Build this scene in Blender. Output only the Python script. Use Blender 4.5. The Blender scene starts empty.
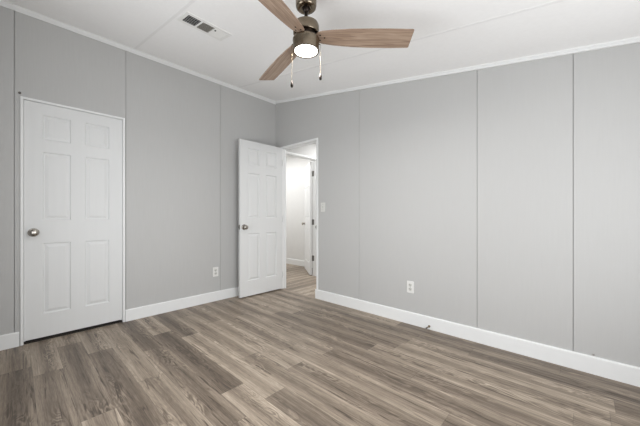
import bpy, bmesh, math, random
from mathutils import Vector, Matrix
C = bpy.context.scene.collection
S = bpy.context.scene

# ---------------------------------------------------------------- camera, light, exposure
cam = bpy.data.cameras.new('camera'); co = bpy.data.objects.new('camera', cam); C.objects.link(co)
cam.sensor_width = 36; cam.lens = 16.0; cam.shift_y = 0.0045; cam.clip_start = .02
co.location = (3.395, -2.665, 1.066)
co.rotation_euler = (math.pi/2, 0, math.radians(42.978))
S.camera = co

w = bpy.data.worlds.new('world'); S.world = w; w.use_nodes = True
w.node_tree.nodes['Background'].inputs[0].default_value = (.80, .88, 1, 1)
w.node_tree.nodes['Background'].inputs[1].default_value = 1.0

def area(name, loc, rot, sx, sy, power, col=(1, 1, 1), spread=180):
    l = bpy.data.lights.new(name, 'AREA'); l.shape = 'RECTANGLE'; l.size = sx; l.size_y = sy
    l.energy = power; l.color = col; l.spread = math.radians(spread)
    o = bpy.data.objects.new(name, l); C.objects.link(o); o.location = loc; o.rotation_euler = rot
    return o
R90 = math.pi/2
# panels added as daylight from two assumed, unseen windows, and the lamp of the bathroom
area('added_daylight_side', (4.27, -1.50, 1.05), (R90+.12, 0, R90), 1.60, 1.10, 29, (1, 1, 1))
area('added_daylight_rear', (1.95, -2.86, 1.07), (R90+.15, 0, 0), 1.80, 1.10, 21, (1, 1, 1))
area('bathroom_lamp', (-1.4, .70, 2.36), (0, 0, 0), 2.0, .8, 20, (1, .995, .985))
area('hall_fill', (.55, 1.40, 2.36), (0, 0, 0), .7, 1.2, 25, (1, .995, .985))  # unseen fill, raised to brighten the hall wall above the bathroom doorway

S.view_settings.view_transform = 'Standard'; S.view_settings.look = 'None'
S.view_settings.gamma = 1; S.view_settings.use_curve_mapping = False
S.view_settings.exposure = 0.18
S.cycles.use_denoising = True
S.cycles.max_bounces = 16; S.cycles.diffuse_bounces = 10
random.seed(7)

# ---------------------------------------------------------------- material helpers
def s2l(c):
    return tuple((v/255/12.92 if v/255 <= .04045 else ((v/255+.055)/1.055)**2.4) for v in c) + (1,)
def mat(name, rgb, rough=.5, metal=0, emit=None, spec=None):
    m = bpy.data.materials.new(name); m.use_nodes = True; b = m.node_tree.nodes['Principled BSDF']
    b.inputs['Base Color'].default_value = s2l(rgb); b.inputs['Roughness'].default_value = rough
    b.inputs['Metallic'].default_value = metal
    if spec is not None: b.inputs['Specular IOR Level'].default_value = spec
    if emit:
        b.inputs['Emission Color'].default_value = (1, .97, .92, 1); b.inputs['Emission Strength'].default_value = emit
    return m
def N(m, t, **kw):
    n = m.node_tree.nodes.new(t)
    for k, v in kw.items(): setattr(n, k, v)
    return n
def lk(m, a, b): m.node_tree.links.new(a, b)
def noise_tint(m, rgb, amt, scale, vec_scale=(1, 1, 1), bump=0, bscale=None, detail=3):
    """subtle mottling of the base colour and optional bump, both in object space"""
    nt = m.node_tree; b = nt.nodes['Principled BSDF']
    tc = N(m, 'ShaderNodeTexCoord'); mp = N(m, 'ShaderNodeMapping'); mp.inputs['Scale'].default_value = vec_scale
    lk(m, tc.outputs['Object'], mp.inputs['Vector'])
    n = N(m, 'ShaderNodeTexNoise'); n.inputs['Scale'].default_value = scale; n.inputs['Detail'].default_value = detail
    lk(m, mp.outputs[0], n.inputs['Vector'])
    r = N(m, 'ShaderNodeValToRGB'); c = s2l(rgb)
    r.color_ramp.elements[0].position = .3; r.color_ramp.elements[1].position = .7
    r.color_ramp.elements[0].color = tuple(v*(1-amt) for v in c[:3])+(1,)
    r.color_ramp.elements[1].color = tuple(min(1, v*(1+amt)) for v in c[:3])+(1,)
    lk(m, n.outputs[0], r.inputs[0]); lk(m, r.outputs[0], b.inputs['Base Color'])
    if bump:
        n2 = N(m, 'ShaderNodeTexNoise'); n2.inputs['Scale'].default_value = bscale; lk(m, mp.outputs[0], n2.inputs['Vector'])
        bp = N(m, 'ShaderNodeBump'); bp.inputs['Strength'].default_value = bump; bp.inputs['Distance'].default_value = .002
        lk(m, n2.outputs[0], bp.inputs['Height']); lk(m, bp.outputs[0], b.inputs['Normal'])
    return m

WALL = (187, 187, 186)
m_wall_l = noise_tint(mat('grey_wall_vinyl', WALL, .62, spec=.3), WALL, .02, 14, (1, 9, .35))
m_wall_r = noise_tint(mat('grey_wall_vinyl_right', WALL, .62, spec=.3), WALL, .012, 14, (9, 1, .35))
m_ceil = noise_tint(mat('ceiling_board', (246, 246, 246), .8, spec=.2), (246, 246, 246), .012, 40, (1, 1, 1), .15, 120)
m_white = noise_tint(mat('white_trim_paint', (230, 231, 231), .6, spec=.3), (232, 233, 233), .008, 20)
m_door = noise_tint(mat('white_door_paint', (214, 215, 215), .78, spec=.2), (220, 221, 221), .01, 30, (1, 1, .06), .10, 90)
m_bath = noise_tint(mat('white_bathroom_paint', (224, 224, 223), .6), (224, 224, 223), .01, 10)
m_plate = mat('white_plastic', (226, 226, 224), .4)
m_slot = mat('dark_slot', (40, 38, 36), .6)
m_black = mat('dark_void', (18, 17, 16), .9)
m_nickel = noise_tint(mat('brushed_nickel', (128, 117, 102), .24, 1), (128, 117, 102), .10, 60, (1, 1, 12))
m_knob = mat('satin_nickel_knob', (168, 163, 156), .24, 1)
m_hinge = mat('hinge_metal', (120, 118, 114), .35, 1)
m_dark = mat('dark_bronze', (48, 42, 38), .35, .9)
m_brass = mat('aged_brass', (118, 106, 90), .4, .8)
m_vent = mat('white_register', (236, 236, 234), .5)
m_duct = mat('vent_dark', (20, 18, 17), .9)
m_lamp = mat('frosted_lens', (255, 250, 240), .3, emit=6)
m_ext = mat('exterior_siding', (200, 200, 196), .8)
m_thresh = mat('wood_threshold', (150, 134, 116), .5)

def glass_mat():
    m = mat('window_glass', (245, 250, 250), .02); b = m.node_tree.nodes['Principled BSDF']
    b.inputs['Transmission Weight'].default_value = 1; b.inputs['IOR'].default_value = 1.02
    return m
m_glass = glass_mat()

def wood_floor():
    m = bpy.data.materials.new('oak_vinyl_planks'); m.use_nodes = True
    b = m.node_tree.nodes['Principled BSDF']
    uv = N(m, 'ShaderNodeUVMap', uv_map='plank')               # u metres along the plank, v metres across, both shifted per plank
    tone = N(m, 'ShaderNodeAttribute', attribute_name='tone')
    def mapped(sc):
        mp = N(m, 'ShaderNodeMapping'); mp.inputs['Scale'].default_value = sc; lk(m, uv.outputs[0], mp.inputs['Vector']); return mp
    def math_(op, a, c=None, v=None):
        n = N(m, 'ShaderNodeMath', operation=op); lk(m, a, n.inputs[0])
        if c is not None: lk(m, c, n.inputs[1])
        if v is not None: n.inputs[1].default_value = v
        return n.outputs[0]
    def ns(sc, scale, detail, rough=.55, dist=0):
        n = N(m, 'ShaderNodeTexNoise'); lk(m, mapped(sc).outputs[0], n.inputs['Vector'])
        n.inputs['Scale'].default_value = scale; n.inputs['Detail'].default_value = detail
        n.inputs['Roughness'].default_value = rough; n.inputs['Distortion'].default_value = dist
        return n.outputs[0]
    broad = ns((1.1, 14, 1), 1.0, 3, .5, .6)                    # wide light and dark bands along the board
    fine = ns((2.2, 70, 1), 1.0, 8, .72, .3)                   # fine grain
    patch = ns((1.6, 9, 1), 1.0, 2)                            # where the cathedral grain appears
    # cathedral figure: stretched noise turned into contour rings
    fig = ns((2.4, 11, 1), 1.3, 2, .5, 1.2)
    rings = math_('MULTIPLY', fig, v=46.0); rings = math_('SINE', rings)
    rough_ = ns((14, 260, 1), 1.0, 4, .7)
    # dark narrow streaks
    st = ns((2.0, 42, 1), 1.0, 4, .6, 1.2)
    stm = N(m, 'ShaderNodeMapRange'); stm.inputs['From Min'].default_value = .57; stm.inputs['From Max'].default_value = .72; lk(m, st, stm.inputs['Value'])
    pm = N(m, 'ShaderNodeMapRange'); pm.inputs['From Min'].default_value = .50; pm.inputs['From Max'].default_value = .66; lk(m, patch, pm.inputs['Value'])
    # value = tone + .55*(broad-.5) + .35*(fine-.5) + rings*patch*.12 - streak*.3
    v = tone.outputs['Fac']
    v = math_('ADD', v, math_('MULTIPLY', math_('SUBTRACT', broad, v=.5), v=.38))
    v = math_('ADD', v, math_('MULTIPLY', math_('SUBTRACT', fine, v=.5), v=1.0))
    v = math_('ADD', v, math_('MULTIPLY', math_('SUBTRACT', rough_, v=.5), v=.6))
    v = math_('ADD', v, math_('MULTIPLY', math_('MULTIPLY', rings, pm.outputs[0]), v=.20))
    v = math_('SUBTRACT', v, math_('MULTIPLY', stm.outputs[0], v=.60))
    ev = N(m, 'ShaderNodeUVMap', uv_map='edge'); es = N(m, 'ShaderNodeSeparateXYZ'); lk(m, ev.outputs[0], es.inputs[0])
    cen = N(m, 'ShaderNodeMapRange', interpolation_type='SMOOTHSTEP'); cen.inputs['From Min'].default_value = .004; cen.inputs['From Max'].default_value = .07
    lk(m, math_('PINGPONG', es.outputs[1], v=.076), cen.inputs['Value'])      # boards are darker along their heart, lighter at the edges
    v = math_('SUBTRACT', v, math_('MULTIPLY', math_('MULTIPLY', math_('SUBTRACT', cen.outputs[0], v=.45), fig), v=.42))
    cr = N(m, 'ShaderNodeValToRGB'); e = cr.color_ramp.elements
    e[0].position = -0.0; e[0].color = s2l((76, 66, 57)); e[1].position = 1.0; e[1].color = s2l((192, 179, 162))
    for p, c in ((.3, (112, 100, 88)), (.6, (148, 135, 120)), (.8, (174, 160, 144))):
        x = e.new(p); x.color = s2l(c)
    lk(m, v, cr.inputs[0])
    # joint lines from the second map: distance to the plank's edge
    ed = N(m, 'ShaderNodeUVMap', uv_map='edge'); sp = N(m, 'ShaderNodeSeparateXYZ'); lk(m, ed.outputs[0], sp.inputs[0])
    def edge(sock, length):
        a = math_('PINGPONG', sock, v=length)
        r = N(m, 'ShaderNodeMapRange'); r.inputs['From Min'].default_value = 0; r.inputs['From Max'].default_value = .0022
        r.inputs['To Min'].default_value = .62; r.inputs['To Max'].default_value = 1; lk(m, a, r.inputs['Value']); return r.outputs[0]
    j = math_('MULTIPLY', edge(sp.outputs[0], .61), edge(sp.outputs[1], .076))
    mx = N(m, 'ShaderNodeMix', data_type='RGBA', blend_type='MULTIPLY'); mx.inputs['Factor'].default_value = 1
    cmb = N(m, 'ShaderNodeCombineColor'); [lk(m, j, cmb.inputs[i]) for i in range(3)]
    lk(m, cr.outputs[0], mx.inputs['A']); lk(m, cmb.outputs[0], mx.inputs['B'])
    lk(m, mx.outputs['Result'], b.inputs['Base Color'])
    b.inputs['Roughness'].default_value = .42; b.inputs['Specular IOR Level'].default_value = .35
    bp = N(m, 'ShaderNodeBump'); bp.inputs['Strength'].default_value = .15; bp.inputs['Distance'].default_value = .001
    lk(m, v, bp.inputs['Height']); lk(m, bp.outputs[0], b.inputs['Normal'])
    return m
m_floor = wood_floor()

def blade_wood():
    m = bpy.data.materials.new('washed_oak_blade'); m.use_nodes = True; b = m.node_tree.nodes['Principled BSDF']
    tc = N(m, 'ShaderNodeTexCoord'); mp = N(m, 'ShaderNodeMapping'); mp.inputs['Scale'].default_value = (3, 46, 1)
    lk(m, tc.outputs['Object'], mp.inputs['Vector'])
    n = N(m, 'ShaderNodeTexNoise'); n.inputs['Scale'].default_value = 1.6; n.inputs['Detail'].default_value = 6; n.inputs['Distortion'].default_value = 1.0
    lk(m, mp.outputs[0], n.inputs['Vector'])
    cr = N(m, 'ShaderNodeValToRGB'); e = cr.color_ramp.elements
    e[0].position = .25; e[0].color = s2l((116, 92, 76)); e[1].position = .78; e[1].color = s2l((178, 157, 138))
    x = e.new(.5); x.color = s2l((151, 129, 111))
    lk(m, n.outputs[0], cr.inputs[0]); lk(m, cr.outputs[0], b.inputs['Base Color']); b.inputs['Roughness'].default_value = .5
    return m
m_blade = blade_wood()

# ---------------------------------------------------------------- mesh helpers
def box(bm, x0, x1, y0, y1, z0, z1):
    vs = [bm.verts.new((x, y, z)) for x in (x0, x1) for y in (y0, y1) for z in (z0, z1)]
    for f in ((0,1,3,2), (4,6,7,5), (0,4,5,1), (2,3,7,6), (0,2,6,4), (1,5,7,3)): bm.faces.new([vs[i] for i in f])
def prism(bm, poly, axis, a, b):
    """extrude a 2D polygon; axis 'y': poly in (x,z); axis 'x': poly in (y,z); axis 'z': poly in (x,y)"""
    def P(p, t): return {'y': (p[0], t, p[1]), 'x': (t, p[0], p[1]), 'z': (p[0], p[1], t)}[axis]
    A = [bm.verts.new(P(p, a)) for p in poly]; B = [bm.verts.new(P(p, b)) for p in poly]
    n = len(poly); bm.faces.new(A); bm.faces.new(B[::-1])
    for i in range(n): bm.faces.new([A[i], B[i], B[(i+1) % n], A[(i+1) % n]])
def lathe(bm, prof, seg=32, mtx=None):
    """prof: list of (r, h) around +Z"""
    rings = []
    for r, h in prof:
        if r < 1e-6: rings.append([bm.verts.new((0, 0, h))])
        else: rings.append([bm.verts.new((r*math.cos(2*math.pi*i/seg), r*math.sin(2*math.pi*i/seg), h)) for i in range(seg)])
    for a, b in zip(rings, rings[1:]):
        for i in range(seg):
            j = (i+1) % seg
            if len(a) == 1 and len(b) == 1: continue
            if len(a) == 1: bm.faces.new([a[0], b[i], b[j]])
            elif len(b) == 1: bm.faces.new([a[i], a[j], b[0]])
            else: bm.faces.new([a[i], a[j], b[j], b[i]])
    if mtx is not None: bmesh.ops.transform(bm, matrix=mtx, verts=[v for r in rings for v in r])
def tube(bm, p0, p1, r, seg=10):
    p0, p1 = Vector(p0), Vector(p1); d = p1-p0
    q = Vector((0, 0, 1)).rotation_difference(d.normalized()).to_matrix().to_4x4()
    lathe(bm, [(0, 0), (r, 0), (r, d.length), (0, d.length)], seg, Matrix.Translation(p0) @ q)
def obj(name, bm, m, parent=None, smooth=False, bevel=0, loc=None, rot=None):
    bmesh.ops.recalc_face_normals(bm, faces=bm.faces)
    me = bpy.data.meshes.new(name); bm.to_mesh(me); bm.free(); me.materials.append(m)
    if smooth:
        for p in me.polygons: p.use_smooth = True
        me.set_sharp_from_angle(angle=math.radians(38))
    o = bpy.data.objects.new(name, me); C.objects.link(o)
    if parent: o.parent = parent
    if loc: o.location = loc
    if rot: o.rotation_euler = rot
    if bevel:
        b = o.modifiers.new('bevel', 'BEVEL'); b.width = bevel; b.segments = 2; b.limit_method = 'ANGLE'
    return o
def tag(o, label, cat=None, kind=None, group=None):
    o['label'] = label
    if cat: o['category'] = cat
    if kind: o['kind'] = kind
    if group: o['group'] = group
    return o
def empty(name, loc, rz=0):
    o = bpy.data.objects.new(name, None); C.objects.link(o); o.location = loc; o.rotation_euler = (0, 0, rz); o.empty_display_size = .1
    return o
B = bmesh.new

# ---------------------------------------------------------------- room numbers
XR, YN = 4.35, -2.95           # side wall and rear wall, each with an assumed window
SL = .1631                     # ceiling falls this much per metre away from the tall wall
CZ = 2.775
cz = lambda x: CZ-SL*x

# ---------------------------------------------------------------- floors
def plank_mesh(rects, along):
    """rects: (a0,a1,c0,c1,tone,seed,astart,cstart): a along the boards, c across"""
    bm = B(); u1 = bm.loops.layers.uv.new('plank'); u2 = bm.loops.layers.uv.new('edge'); tl = bm.faces.layers.float.new('tone')
    for a0, a1, c0, c1, tone, seed, A0, C0 in rects:
        if a1-a0 < 1e-4: continue
        co_ = [(a0, c0), (a1, c0), (a1, c1), (a0, c1)]
        f = bm.faces.new([bm.verts.new((a, c, 0) if along == 'x' else (c, a, 0)) for a, c in co_])
        f[tl] = tone
        for l, (a, c) in zip(f.loops, co_):
            l[u1].uv = (a+seed*7.31, c+seed*3.17); l[u2].uv = (a-A0, c-C0)
    for f in bm.faces:
        f.normal_update()
        if f.normal.z < 0: f.normal_flip()
    return bm
W, PL = .152, 1.22
off = {0:.83, 1:.30, 2:1.077, 3:1.053, 4:.91, 5:.12, 6:.70, 7:.42, 8:.66, 9:.3, 10:.81, 11:.584, 12:.858, 13:.08, 14:.595, 15:.27, 16:.72, 17:.53, 18:.2, 19:.75}
tones = {0:(.5,.72,.34,.3), 1:(.45,.42,.36,.3,.4), 2:(.6,.45,.66,.28), 3:(.72,.36,.62,.5), 4:(.66,.30,.66,.5), 5:(.6,.42,.40,.40), 6:(.5,.60,.34,.32),
         7:(.55,.50,.58,.36), 8:(.5,.70,.34,.3), 9:(.42,.64,.5,.35), 10:(.14,.72,.26,.4), 11:(.66,.06,.66,.5), 12:(.16,.30,.5,.4), 13:(.62,.60,.5,.42),
         14:(.56,.14,.5,.4), 15:(.56,.22,.56,.4), 16:(.56,.30,.4,.4), 17:(.48,.16,.4,.4), 18:(.4,.42,.4,.4), 19:(.4,.4,.4,.4)}
rects = []
for k in range(20):
    a = off[k]-PL; i = 0
    while a < XR:
        a0, a1 = max(a, 0), min(a+PL, XR)
        t = tones[k][min(i, len(tones[k])-1)]
        c0 = max(-(k+1)*W, YN)
        if a1 > a0: rects.append((a0, a1, c0, -k*W, .19+.60*t, k*13+i*5+1, a, -(k+1)*W))
        a += PL; i += 1
fl = obj('floor', plank_mesh(rects, 'x'), m_floor)
tag(fl, 'grey-brown oak-look plank floor of the bedroom', 'floor', 'structure')
rects = []; rnd = random.Random(4)
k = 0; c = -2.7
while c < 1.15:
    a = .0-rnd.random()*PL; i = 0
    while a < 2.3:
        a0, a1 = max(a, 0.0), min(a+PL, 2.3)
        if a1 > a0: rects.append((a0, a1, c, c+W, .45+.28*rnd.random(), 400+k*11+i, a, c))
        a += PL; i += 1
    c += W; k += 1
f2 = obj('floor', plank_mesh(rects, 'y'), m_floor)
tag(f2, 'plank floor of the hall and bathroom beyond the open doorway', 'floor', 'structure')
bm = B(); box(bm, -2.8, XR+.1, YN-.1, 2.4, -.08, -.004)
tag(obj('floor_subfloor', bm, m_ext), 'subfloor slab under the planks', 'floor', 'structure')

# ---------------------------------------------------------------- left wall (tall wall with the closet door)
G = .004
DL0, DL1, DLT = -2.613, -1.929, 2.030          # closet doorway: y range, top
bm = B()
box(bm, -.10, -.012, YN-.1, DL0-.012, 0, CZ); box(bm, -.10, -.012, DL1+.012, .10, 0, CZ); box(bm, -.10, -.012, DL0-.012, DL1+.012, DLT+.012, CZ)
for y0, y1, z0 in ((YN, -2.6700, 0), (-2.6645, DL0-.012, 0), (DL0-.012, DL1+.012, DLT+.012), (DL1+.012, -1.9005, 0), (-1.8775, -.8855, 0), (-.8625, 0, 0)):
    box(bm, -.012, 0, y0, y1, z0, CZ)
for y in (-1.888, -.873):
    box(bm, -.012, .0035, y-.010, y+.010, .0, 2.74)
tag(obj('wall_left', bm, m_wall_l), 'tall grey panelled wall holding the closed closet door', 'wall', 'structure')

# right (far) wall with the doorway
OX0, OX1, OZ = .150, .855, 2.055
bm = B()
def slab_x(bm, x0, x1, y0, y1, z0):
    prism(bm, [(x0, z0), (x1, z0), (x1, cz(x1)+.02), (x0, cz(x0)+.02)], 'y', y0, y1)
slab_x(bm, 0, OX0, .012, .075, 0); slab_x(bm, OX1, XR+.1, .012, .075, 0); slab_x(bm, OX0, OX1, .012, .075, OZ)
for x0, x1, z0 in ((0, OX0, 0), (OX0, OX1, OZ), (OX1, 1.5055, 0), (1.5285, 2.7255, 0), (2.7290, 3.3325, 0), (3.3360, XR, 0)):
    slab_x(bm, x0, x1, 0, .012, z0)
for x in (1.517,):
    prism(bm, [(x-.010, .118), (x+.010, .118), (x+.010, cz(x)-.03), (x-.010, cz(x)-.03)], 'y', -.0025, .012)
tag(obj('wall_right', bm, m_wall_r), 'long grey panelled wall with the open doorway and an outlet', 'wall', 'structure')

# side wall (behind the camera to the right) and rear wall, with assumed windows added as a source of daylight
W1 = (-2.35, -.65, .45, 1.75); W2 = (1.0, 2.90, .45, 1.75)
bm = B(); t = cz(XR)+.02
for y0, y1, z0, z1 in ((YN-.1, W1[0], 0, t), (W1[1], 0.004, 0, t), (W1[0], W1[1], 0, W1[2]), (W1[0], W1[1], W1[3], t)):
    box(bm, XR, XR+.1, y0, y1, z0, z1)
tag(obj('wall_side', bm, m_wall_l), 'low grey wall behind the camera with an assumed window', 'wall', 'structure')
bm = B()
def slab2(x0, x1, z0, z1=None):
    prism(bm, [(x0, z0), (x1, z0), (x1, z1 or cz(x1)+.02), (x0, z1 or cz(x0)+.02)], 'y', YN-.1, YN)
slab2(0, W2[0], 0); slab2(W2[1], XR, 0); slab2(W2[0], W2[1], 0, W2[2]); slab2(W2[0], W2[1], W2[3])
tag(obj('wall_rear', bm, m_wall_r), 'grey wall behind the camera with an assumed window', 'wall', 'structure')

def window(n, along, a0, a1, z0, z1, d0, sgn):
    """frame and panes; along 'x' or 'y'; d0 inner face, sgn towards outside"""
    def bx(bm, a, b, c, d, e, f):
        e, f = sorted((d0+sgn*e, d0+sgn*f))
        if along == 'x': box(bm, a, b, e, f, c, d)
        else: box(bm, e, f, a, b, c, d)
    bm = B(); t = .045; zm = (z0+z1)/2
    bx(bm, a0, a0+t, z0, z1, .03, .09); bx(bm, a1-t, a1, z0, z1, .03, .09)
    bx(bm, a0+t, a1-t, z0, z0+t, .03, .09); bx(bm, a0+t, a1-t, z1-t, z1, .03, .09); bx(bm, a0+t, a1-t, zm-.02, zm+.02, .03, .09)
    root = tag(obj('window_%d' % n, bm, m_white, bevel=.002), 'assumed white sash window added behind the camera as a source of daylight', 'window', 'structure')
    bm = B(); bx(bm, a0+t, a1-t, z0+t, zm-.02, .058, .062); bx(bm, a0+t, a1-t, zm+.02, z1-t, .058, .062)
    obj('pane', bm, m_glass, root)
    bm = B(); bx(bm, a0-.02, a1+.02, z0-.02, z0, -.02, .03); obj('window_sill', bm, m_white, root)
window(1, 'y', *W1, XR, 1); window(2, 'x', *W2, YN, -1)
bpy.data.objects['window_1']['label'] = 'assumed white sash window added to the low side wall behind the camera'
bpy.data.objects['window_2']['label'] = 'assumed white sash window added to the rear wall behind the camera'

# ---------------------------------------------------------------- ceiling with thin seam battens
bm = B(); prism(bm, [(-.1, cz(-.1)), (XR+.1, cz(XR+.1)), (XR+.1, cz(XR+.1)+.08), (-.1, cz(-.1)+.08)], 'y', YN-.1, .1)
tag(obj('ceiling', bm, m_ceil), 'white sloping ceiling with thin panel seams', 'ceiling', 'structure')

bm = B()
for y in (-.64, -1.83):
    prism(bm, [(.026, cz(.026)-.0018), (XR, cz(XR)-.0018), (XR, cz(XR)), (.026, cz(.026))], 'y', y-.011, y+.011)
tag(obj('trim_10', bm, mat('seam_strip', (238, 238, 238), .8), bevel=.0006), 'thin white strips covering the seams of the ceiling boards', 'ceiling strip', 'structure')

# ---------------------------------------------------------------- crown strips
bm = B(); prism(bm, [(0, 2.735), (.006, 2.735), (.010, 2.744), (.022, 2.758), (.026, 2.764), (.026, cz(.026)), (0, CZ)], 'y', YN, 0)
tag(obj('trim_1', bm, mat('crown_paint', (226, 227, 227), .6)), 'white crown strip along the top of the tall left wall', 'crown moulding', 'structure')
bm = B()
for a, b, d in ((.0, .030, .014), (.0, .012, .020)):
    prism(bm, [(.026, cz(.026)-b), (XR, cz(XR)-b), (XR, cz(XR)-a), (.026, cz(.026)-a)], 'y', -d, 0)
tag(obj('trim_2', bm, m_white), 'white crown strip sloping along the top of the right wall', 'crown moulding', 'structure')

# ---------------------------------------------------------------- baseboards
BH = .118
def base(name, poly_axis, d, a0, a1, label, m=m_white):
    """d: wall plane, profile leaves the wall towards the room"""
    s = 1 if poly_axis == 'y' else -1
    prof = [(d, 0), (d+s*.013, 0), (d+s*.013, BH-.008), (d+s*.009, BH-.001), (d, BH)]
    bm = B(); prism(bm, prof, poly_axis, a0, a1)
    return tag(obj(name, bm, m), label, 'baseboard', 'structure')
base('baseboard_left', 'y', 0, YN, -2.640, 'short white baseboard left of the closet door')
base('baseboard_left', 'y', 0, -1.905, 0, 'white baseboard between the closet door and the room corner')
base('baseboard_right', 'x', 0, .838, XR, 'long white baseboard along the right wall')
base('baseboard_right', 'x', 0, .013, .128, 'tiny white baseboard piece in the corner behind the open door')

# ---------------------------------------------------------------- casings
def casing(name, label, axis, d, s, a0, a1, zt, wdt, thk, top_extra=0, zb=0):
    """door casing: axis = direction of the wall ('y' or 'x'), plane d, s = towards the room"""
    bm = B(); e0, e1 = sorted((d, d+s*thk))
    def bx(p, q, z0, z1):
        if axis == 'y': box(bm, e0, e1, p, q, z0, z1)
        else: box(bm, p, q, e0, e1, z0, z1)
    bx(a0-wdt, a0, zb, zt+wdt); bx(a1, a1+wdt, zb, zt+wdt); bx(a0, a1, zt, zt+wdt)
    return tag(obj(name, bm, m_white, bevel=.0025), label, 'door casing', 'structure')
casing('trim_3', 'narrow white casing around the closed closet door', 'y', 0, 1, DL0-.004, DL1+.004, DLT+.002, .017, .011)
casing('trim_4', 'white casing around the open bedroom doorway', 'x', 0, -1, OX0-.002, OX1+.002, OZ-.008, .026, .012)
# jambs and stops
bm = B()
box(bm, -.10, -.001, DL0-.012, DL0-.002, 0, DLT+.012); box(bm, -.10, -.001, DL1+.002, DL1+.012, 0, DLT+.012); box(bm, -.10, -.001, DL0-.002, DL1+.002, DLT+.002, DLT+.012)
box(bm, -.062, -.048, DL0-.002, DL0+.010, 0, DLT+.002); box(bm, -.062, -.048, DL1-.010, DL1+.002, 0, DLT+.002); box(bm, -.062, -.048, DL0+.010, DL1-.010, DLT-.010, DLT+.002)
tag(obj('trim_5', bm, m_white), 'white jamb lining the closet doorway', 'door jamb', 'structure')
bm = B(); J = .009
box(bm, OX0, OX0+J, .001, .075, 0, OZ); box(bm, OX1-J, OX1, .001, .075, 0, OZ); box(bm, OX0+J, OX1-J, .001, .075, OZ-J, OZ)
box(bm, OX0+J, OX0+J+.010, .040, .062, 0, OZ-J); box(bm, OX1-J-.010, OX1-J, .040, .062, 0, OZ-J); box(bm, OX0+J+.01, OX1-J-.01, .040, .062, OZ-J-.010, OZ-J)
jam = tag(obj('trim_6', bm, m_white, bevel=.001), 'white jamb and stop lining the open bedroom doorway', 'door jamb', 'structure')
bm = B(); box(bm, OX1-J-.002, OX1-J+.001, -.004, .030, .89, .95); box(bm, OX1-J-.002, OX1+.004, -.0135, -.004, .905, .935)
obj('strike_plate', bm, m_hinge, jam)

# ---------------------------------------------------------------- closet interior (shade behind the undercut is put into a dark strip)
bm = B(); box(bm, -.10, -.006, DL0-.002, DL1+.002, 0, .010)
tag(obj('trim_9', bm, mat('undercut_shade', (44, 38, 34), .8)), 'dark strip painting in the shade under the closet door', 'painted shade', 'structure')
bm = B()
box(bm, -.78, -.74, -2.9, -1.6, 0, 2.4); box(bm, -.74, -.10, -2.9, -2.86, 0, 2.4); box(bm, -.74, -.10, -1.64, -1.6, 0, 2.4); box(bm, -.78, -.10, -2.9, -1.6, 2.4, 2.44)
tag(obj('wall_closet', bm, m_wall_l), 'closet walls behind the closed door', 'wall', 'structure')

# ---------------------------------------------------------------- six-panel doors
def six_panel(width, height, thick):
    """leaf in local coordinates: y 0..width, z 0..height, x 0..thick, raised panels on both faces"""
    bm = B(); k = width/.684
    ys = [0, .119*k, .294*k, .403*k, .586*k-.0, width]; ys[4] = width-.102*k
    ys[1] = .112*k; ys[2] = .294*k; ys[3] = .396*k; ys[4] = .578*k
    q = height/2.005
    zs = [0, .197*q, .807*q, 1.005*q, 1.590*q, 1.695*q, 1.908*q, height]
    rings = ((0, 0), (.005, -.0090), (.014, -.0100), (.036, -.0015))
    for side in (0, 1):
        def P(y, z, d): return (thick+d, y, z) if side else (-d, y, z)
        for i in range(5):
            for j in range(7):
                hole = i in (1, 3) and j in (1, 3, 5)
                y0, y1, z0, z1 = ys[i], ys[i+1], zs[j], zs[j+1]
                if not hole:
                    bm.faces.new([bm.verts.new(P(*p, 0)) for p in ((y0, z0), (y1, z0), (y1, z1), (y0, z1))]); continue
                prev = None
                for ins, d in rings:
                    cur = [bm.verts.new(P(*p, d)) for p in ((y0+ins, z0+ins), (y1-ins, z0+ins), (y1-ins, z1-ins), (y0+ins, z1-ins))]
                    if prev:
                        for a in range(4): bm.faces.new([prev[a], prev[(a+1) % 4], cur[(a+1) % 4], cur[a]])
                    prev = cur
                bm.faces.new(prev)
    for y in (0, width): bm.faces.new([bm.verts.new(p) for p in ((0, y, 0), (thick, y, 0), (thick, y, height), (0, y, height))])
    for z in (0, height): bm.faces.new([bm.verts.new(p) for p in ((0, 0, z), (thick, 0, z), (thick, width, z), (0, width, z))])
    bmesh.ops.remove_doubles(bm, verts=bm.verts, dist=1e-5)
    return bm
KNOB = [(r_*1.13, h_) for r_, h_ in [(0, 0), (.032, 0), (.032, .003), (.030, .006), (.020, .009), (.0115, .012), (.0105, .024), (.014, .028), (.022, .032), (.0265, .040), (.0275, .048), (.025, .056), (.018, .0615), (.009, .064), (0, .0645)]]
def knob(parent, y, z, thick, side):
    """side 1: on the +x face, -1: on the -x face"""
    bm = B(); M = Matrix.Translation((thick if side > 0 else 0, y, z)) @ Matrix.Rotation(side*math.pi/2, 4, 'Y')
    lathe(bm, KNOB, 32, M)
    o = obj('knob', bm, m_knob, parent, smooth=True); o['label'] = 'satin nickel round knob'
    return o
def hinge(parent, x, y, z, name='hinge'):      # painted over with the trim
    bm = B(); tube(bm, (x, y, z-.045), (x, y, z+.045), .0055, 12); tube(bm, (x, y, z-.050), (x, y, z-.045), .0035, 10); tube(bm, (x, y, z+.045), (x, y, z+.050), .0035, 10)
    box(bm, x-.030, x, y-.001, y+.0015, z-.042, z+.042)
    return obj(name, bm, m_white, parent, smooth=True)

# closed closet door: leaf front face a little behind the wall face, knob on the left
d1 = obj('door_1', six_panel(.684, 2.003, .035), m_door, loc=(-.043, -2.613, .026))
tag(d1, 'closed white six-panel closet door in the left wall', 'door', 'structure')
knob(d1, .056, .900, .035, 1); knob(d1, .056, .900, .035, -1)
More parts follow.
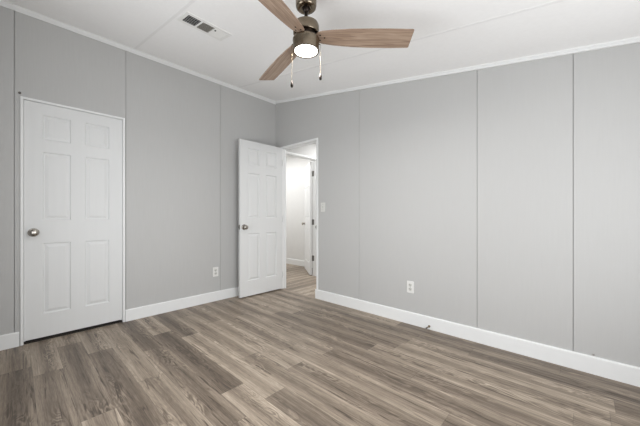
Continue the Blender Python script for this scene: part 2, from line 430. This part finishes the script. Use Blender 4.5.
# open bedroom door: hinged at the doorway's left jamb, swung into the room
d2 = obj('door_2', six_panel(.688, 2.035, .035), m_door, loc=(.134, -.701, .016), rot=(0, 0, math.radians(-.6)))
tag(d2, 'white six-panel door standing open beside the doorway', 'door', 'structure')
knob(d2, .058, .905, .035, 1); knob(d2, .058, .905, .035, -1)
bm = B(); box(bm, .006, .029, -.002, .001, .875, .935); lathe(bm, [(0, 0), (.008, 0), (.008, .009), (0, .010)], 16, Matrix.Translation((.0175, -.001, .905)) @ Matrix.Rotation(math.pi/2, 4, 'X'))
obj('latch_plate', bm, m_hinge, d2, smooth=True)
for z in (.20, 1.0, 1.82): hinge(d2, .041, .693, z)

# ---------------------------------------------------------------- hall and bathroom beyond the doorway
HX = -.07                                      # hall wall face, holds the bathroom doorway
Y0, Y1, HT = .24, .975, 2.062
HC = 2.40
bm = B()
box(bm, HX-.10, HX, .075, Y0, 0, HC); box(bm, HX-.10, HX, Y1, 2.3, 0, HC); box(bm, HX-.10, HX, Y0, Y1, HT, HC)
tag(obj('wall_hall_left', bm, m_wall_l), 'grey hall wall above and beside the bathroom doorway', 'wall', 'structure')
bm = B(); box(bm, 1.06, 1.16, .075, 2.3, 0, HC); box(bm, HX, 1.16, 2.3, 2.4, 0, HC)
tag(obj('wall_hall_end', bm, m_wall_l), 'hall walls out of sight beyond the doorway', 'wall', 'structure')
bm = B(); box(bm, -2.7, HX-.10, 1.50, 1.6, 0, HC); box(bm, -2.8, -2.7, 0, 1.6, 0, HC); box(bm, -2.7, -.10, 0, .10, 0, HC)
tag(obj('wall_bathroom', bm, m_bath), 'bright white wall seen through the second doorway', 'wall', 'structure')
bm = B(); box(bm, -2.8, 1.16, .075, 2.4, HC, HC+.06)
tag(obj('ceiling', bm, m_ceil), 'low white ceiling of the hall and bathroom', 'ceiling', 'structure')
bm = B(); prism(bm, [(1.5, 0), (1.487, 0), (1.487, .11), (1.491, .118), (1.5, .118)], 'x', -2.7, HX-.10)
tag(obj('baseboard_bathroom', bm, m_white), 'white baseboard at the foot of the bright far wall', 'baseboard', 'structure')
casing('trim_7', 'white casing around the bathroom doorway in the hall', 'y', HX, 1, Y0, Y1, HT, .026, .010)
bm = B()
box(bm, HX-.10, HX, Y0, Y0+J, 0, HT); box(bm, HX-.10, HX, Y1-J, Y1, 0, HT); box(bm, HX-.10, HX, Y0+J, Y1-J, HT-J, HT)
box(bm, HX-.050, HX-.020, Y0+J, Y0+J+.01, 0, HT-J); box(bm, HX-.050, HX-.020, Y1-J-.01, Y1-J, 0, HT-J); box(bm, HX-.050, HX-.020, Y0+J+.01, Y1-J-.01, HT-J-.01, HT-J)
tag(obj('trim_8', bm, m_white), 'white jamb lining the bathroom doorway', 'door jamb', 'structure')
th = math.radians(54)                           # leaf runs from its hinge away towards the far left
d3 = empty('door_3', (-.176, .955, .012), th)   # local +y runs along the leaf away from the hinge
tag(d3, 'white panel door standing ajar inside the bathroom doorway', 'door', 'structure')
obj('door_leaf', six_panel(.70, 2.020, .035), m_white, d3, loc=(-.035, .0, 0))
knob(d3, .64, .90, 0, 1); knob(d3, .64, .90, -.035, -1).location = (-.035, 0, 0)
for z in (.31, .955, 1.82):
    bm = B(); box(bm, HX-.098, HX-.052, Y1-J-.0025, Y1-J+.001, z-.048, z+.048); tube(bm, (HX-.104, Y1-J-.006, z-.048), (HX-.104, Y1-J-.006, z+.048), .006, 12)
    h = obj('hinge', bm, m_hinge, d3, smooth=True)
    h.matrix_parent_inverse = (Matrix.Translation(d3.location) @ Matrix.Rotation(th, 4, 'Z')).inverted()

# ---------------------------------------------------------------- wall plates
def plate_base(bm):
    w_, h_, t_ = .0365, .0585, .006
    prism(bm, [(-w_, -h_+.004), (-w_+.004, -h_), (w_-.004, -h_), (w_, -h_+.004), (w_, h_-.004), (w_-.004, h_), (-w_+.004, h_), (-w_, h_-.004)], 'y', -t_, 0)
def outlet(loc, rz, label):
    r = empty('wall_outlet', loc, rz); tag(r, label, 'outlet')
    bm = B(); plate_base(bm); obj('cover_plate', bm, m_plate, r, bevel=.0015)
    for dz in (-.0205, .0205):
        bm = B(); w_, h_ = .0170, .0145
        pts = [(w_*.6, -h_), (w_, -h_*.45), (w_, h_*.45), (w_*.6, h_), (-w_*.6, h_), (-w_, h_*.45), (-w_, -h_*.45), (-w_*.6, -h_)]
        prism(bm, [(x, z+dz) for x, z in pts], 'y', -.0085, -.0055)
        rc = obj('receptacle', bm, mat('receptacle_plastic', (205, 205, 200), .4), r)
        bm = B(); box(bm, -.0085, -.0055, -.0092, -.0084, dz-.002, dz+.008); box(bm, .0055, .0085, -.0092, -.0084, dz-.001, dz+.007)
        lathe(bm, [(0, 0), (.0032, 0), (.0032, .0008), (0, .0008)], 12, Matrix.Translation((0, -.0084, dz-.008)) @ Matrix.Rotation(math.pi/2, 4, 'X'))
        obj('slot', bm, m_slot, rc)
    bm = B(); lathe(bm, [(0, 0), (.0032, 0), (.0028, .0012), (0, .0014)], 12, Matrix.Translation((0, -.0058, 0)) @ Matrix.Rotation(math.pi/2, 4, 'X')); obj('screw', bm, m_hinge, r)
    return r
outlet((2.134, 0, .364), 0, 'white duplex outlet low on the long right wall')
outlet((0, -.947, .364), math.pi/2, 'white duplex outlet low on the left wall near the open door')
sw = empty('light_switch', (.966, 0, 1.175)); tag(sw, 'white toggle light switch on the wall just right of the doorway', 'switch')
bm = B(); plate_base(bm); obj('cover_plate', bm, mat('switch_plastic', (214, 214, 210), .45), sw, bevel=.0015)
bm = B(); box(bm, -.005, .005, -.0075, -.0055, -.012, .012); prism(bm, [(-.0065, -.003), (-.0065, .007), (-.016, .011), (-.017, .006)], 'x', -.0035, .0035); obj('toggle', bm, mat('toggle_plastic', (190, 190, 184), .4), sw)
for dz in (-.030, .030):
    bm = B(); lathe(bm, [(0, 0), (.003, 0), (.0026, .0012), (0, .0014)], 12, Matrix.Translation((0, -.0058, dz)) @ Matrix.Rotation(math.pi/2, 4, 'X')); obj('screw', bm, m_hinge, sw)

# ---------------------------------------------------------------- spring door stop and two small wall bits
ds = empty('door_stop', (2.325, -.013, .030)); tag(ds, 'small brass spring door stop on the right wall baseboard', 'door stop')
RX = Matrix.Rotation(math.pi/2, 4, 'X')
bm = B(); lathe(bm, [(0, 0), (.011, 0), (.011, .003), (.006, .006), (0, .006)], 20, RX); obj('mount', bm, m_brass, ds, smooth=True)
prof = [(0, .004)]
for i in range(14): prof += [(.0042, .006+i*.0036), (.0058, .0078+i*.0036)]
prof += [(.0042, .058), (0, .058)]
bm = B(); lathe(bm, prof, 14, RX); obj('spring', bm, m_brass, ds, smooth=True)
bm = B(); lathe(bm, [(0, .056), (.0075, .056), (.008, .066), (.006, .071), (0, .072)], 16, RX); t_ = obj('tip', bm, mat('rubber_tip', (110, 104, 98), .7), ds, smooth=True)
bm = B(); lathe(bm, [(0, 0), (.006, 0), (.005, .006), (.002, .009), (0, .009)], 14, Matrix.Translation((3.437, 0, .130)) @ RX)
tag(obj('wall_screw', bm, mat('dull_screw', (150, 148, 144), .6), smooth=True), 'tiny screw head just above the baseboard at the right', 'screw')
bm = B(); lathe(bm, [(0, 0), (.009, 0), (.009, .008), (.005, .012), (0, .012)], 14, Matrix.Translation((0, -2.637, 2.075)) @ Matrix.Rotation(math.pi/2, 4, 'Y'))
tag(obj('wall_hook', bm, m_hinge, smooth=True), 'tiny grey peg above the left corner of the closet door', 'peg')

# ---------------------------------------------------------------- ceiling register
vt = empty('ceiling_vent', (1.157, -1.618, cz(1.157))); vt.rotation_euler = (0, math.atan(SL), 0)
tag(vt, 'white ceiling air register with two dark louvred sections', 'vent')
bm = B(); HW, HL = .100, .185
iw, il = .066, .158
z0, z1 = -.005, 0.0
box(bm, -HW, -iw, -HL, HL, z0, z1); box(bm, iw, HW, -HL, HL, z0, z1); box(bm, -iw, iw, -HL, -il, z0, z1); box(bm, -iw, iw, il, HL, z0, z1)
s3 = 2*il/3; b_ = .007
for i in (1, 2): box(bm, -iw, iw, -il+i*s3-b_, -il+i*s3+b_, z0, z1)
obj('register_frame', bm, m_vent, vt, bevel=.0015)
bm = B(); box(bm, -iw, iw, -il, il, -.0012, -.0002); obj('duct_shade', bm, m_duct, vt)  # near-black plate paints in the shade of the duct behind the louvres
def slat(y0, y1, x, tilt):
    bm = B(); dx = .0058
    prism(bm, [(x-dx, -.0014), (x-dx+.0012, -.0014), (x-dx+tilt+.0008, -.0032), (x-dx+tilt-.0004, -.0032)], 'y', y0, y1)
    obj('slat', bm, m_vent, vt)
for i in range(5): slat(-il, -il+s3-b_, -.046+i*.024, .0010)
for i in range(11):                               # middle section: finer louvres running the other way
    bm = B(); y = -il+s3+b_+.005+i*.0086
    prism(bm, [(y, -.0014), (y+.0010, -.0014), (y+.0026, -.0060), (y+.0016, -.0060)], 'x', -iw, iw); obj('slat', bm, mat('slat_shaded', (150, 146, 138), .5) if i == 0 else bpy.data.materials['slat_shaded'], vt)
for i in range(11):                               # last section: flat louvres that hide the duct from this side
    bm = B(); x = -iw+.0005+i*.012; prism(bm, [(x, -.0042), (x+.0125, -.0015), (x+.0125, -.0025), (x, -.0052)], 'y', il-s3+b_, il); obj('slat', bm, m_vent, vt)
bm = B(); box(bm, .030, .044, il-s3+.010, il-s3+.018, -.010, -.004); obj('damper_lever', bm, m_dark, vt)

# ---------------------------------------------------------------- ceiling fan
HXc, HYc = 2.158, -1.461
fan = empty('ceiling_fan', (HXc, HYc, 0)); tag(fan, 'three-blade ceiling fan with oak-look blades and a lit round lamp', 'ceiling fan')
bm = B(); top = cz(HXc)
prof = [(.063, top+.011), (.063, 2.342), (.060, 2.328), (.052, 2.320), (.034, 2.317), (.024, 2.321), (.024, 2.333), (0, 2.333)]
lathe(bm, prof, 40)
for v in bm.verts:                                # cut the cup to the slope of the ceiling
    if v.co.z > top: v.co.z = cz(HXc+v.co.x)-.0005
can = obj('canopy', bm, m_nickel, fan, smooth=True)
bm = B(); lathe(bm, [(0, 2.336), (.021, 2.332), (.022, 2.318), (.017, 2.306), (.0105, 2.300), (.0105, 2.248), (.018, 2.246), (.020, 2.242), (.020, 2.230), (0, 2.230)], 24)
obj('downrod', bm, m_dark, fan, smooth=True)
bm = B(); lathe(bm, [(0, 2.236), (.045, 2.235), (.063, 2.232), (.074, 2.225), (.0785, 2.212), (.0785, 2.170), (.076, 2.166), (0, 2.166)], 48)
obj('motor_housing', bm, m_nickel, fan, smooth=True)
bm = B(); lathe(bm, [(0, 2.168), (.060, 2.168), (.060, 2.136), (0, 2.136)], 40); obj('rotor', bm, m_dark, fan, smooth=True)
bm = B(); lathe(bm, [(0, 2.136), (.0795, 2.136), (.081, 2.133), (.081, 2.125), (.0795, 2.123), (.0795, 2.066), (.0785, 2.063), (.0700, 2.063), (.0695, 2.072), (0, 2.072)], 48)
obj('light_housing', bm, m_nickel, fan, smooth=True)
bm = B(); lathe(bm, [(0, 2.0715), (.0690, 2.0715), (.0690, 2.0650), (.064, 2.0635), (0, 2.0630)], 48)
lz = obj('lamp_lens', bm, m_lamp, fan, smooth=True); lz['label'] = 'glowing white lens'
# blade outline in its own frame: X out along the blade, +Y is the leading (lower) edge
out = [(.062, -.028), (.075, -.037), (.10, -.045), (.16, -.053), (.26, -.061), (.38, -.065), (.50, -.067), (.634, -.066), (.640, -.062),
       (.642, .0), (.643, .062), (.637, .066), (.52, .070), (.40, .070), (.28, .066), (.17, .056), (.10, .045), (.075, .037), (.062, .028)]
bm = B(); prism(bm, [(x, y) for x, y in out], 'z', -.003, .003)
blade0 = obj('blade', bm, m_blade, fan, bevel=.001)
scr = []
for sx, sy in ((.085, -.018), (.085, .018), (.112, 0)):
    bm = B(); lathe(bm, [(0, -.0030), (.0048, -.0030), (.0042, -.0052), (0, -.0058)], 12, Matrix.Translation((sx, sy, 0)))
    s_ = obj('screw', bm, m_dark, blade0, smooth=True); scr.append(s_)
bm = B(); box(bm, .050, .120, -.020, .020, .003, .007); ir = obj('blade_iron', bm, m_dark, blade0)
for i, deg in enumerate((44.3, 165.3, 283.3)):
    b = blade0
    if i:
        b = blade0.copy(); C.objects.link(b); b.parent = fan
        for s_ in scr+[ir]:
            c_ = s_.copy(); C.objects.link(c_); c_.parent = b
    b.location = (0, 0, 2.149); b.rotation_euler = (Matrix.Rotation(math.radians(deg), 3, 'Z') @ Matrix.Rotation(math.radians(-14), 3, 'X')).to_euler()
ll = bpy.data.lights.new('fan_lamp', 'AREA'); ll.shape = 'DISK'; ll.size = .13; ll.energy = 13; ll.color = (1, .985, .96)
lo = bpy.data.objects.new('fan_lamp', ll); C.objects.link(lo); lo.location = (HXc, HYc, 2.060)
# pull chains hang either side of the lamp housing
rv = Vector((math.cos(math.radians(42.978)), math.sin(math.radians(42.978)), 0))
for s_, zb in ((-1, 1.845), (1, 1.890)):
    p = rv*s_*.0865
    bm = B(); tube(bm, (rv*s_*.078)+Vector((0, 0, 2.105)), p+Vector((0, 0, 2.105)), .003, 8)
    n = int((2.103-zb-.036)/.0052)
    tube(bm, p+Vector((0, 0, zb+.034)), p+Vector((0, 0, 2.105)), .0008, 6)
    for i in range(n):
        bmesh.ops.create_icosphere(bm, subdivisions=1, radius=.0017, matrix=Matrix.Translation(p+Vector((0, 0, 2.101-i*.0052))))
    ch = obj('pull_chain', bm, mat('chain_brass', (96, 82, 62), .8, 0), fan, smooth=True)
    bm = B(); lathe(bm, [(0, 0), (.0065, .001), (.0085, .008), (.0075, .020), (.0045, .032), (.0018, .040), (0, .040)], 16, Matrix.Translation(p+Vector((0, 0, zb))))
    obj('fob', bm, m_dark, ch, smooth=True)
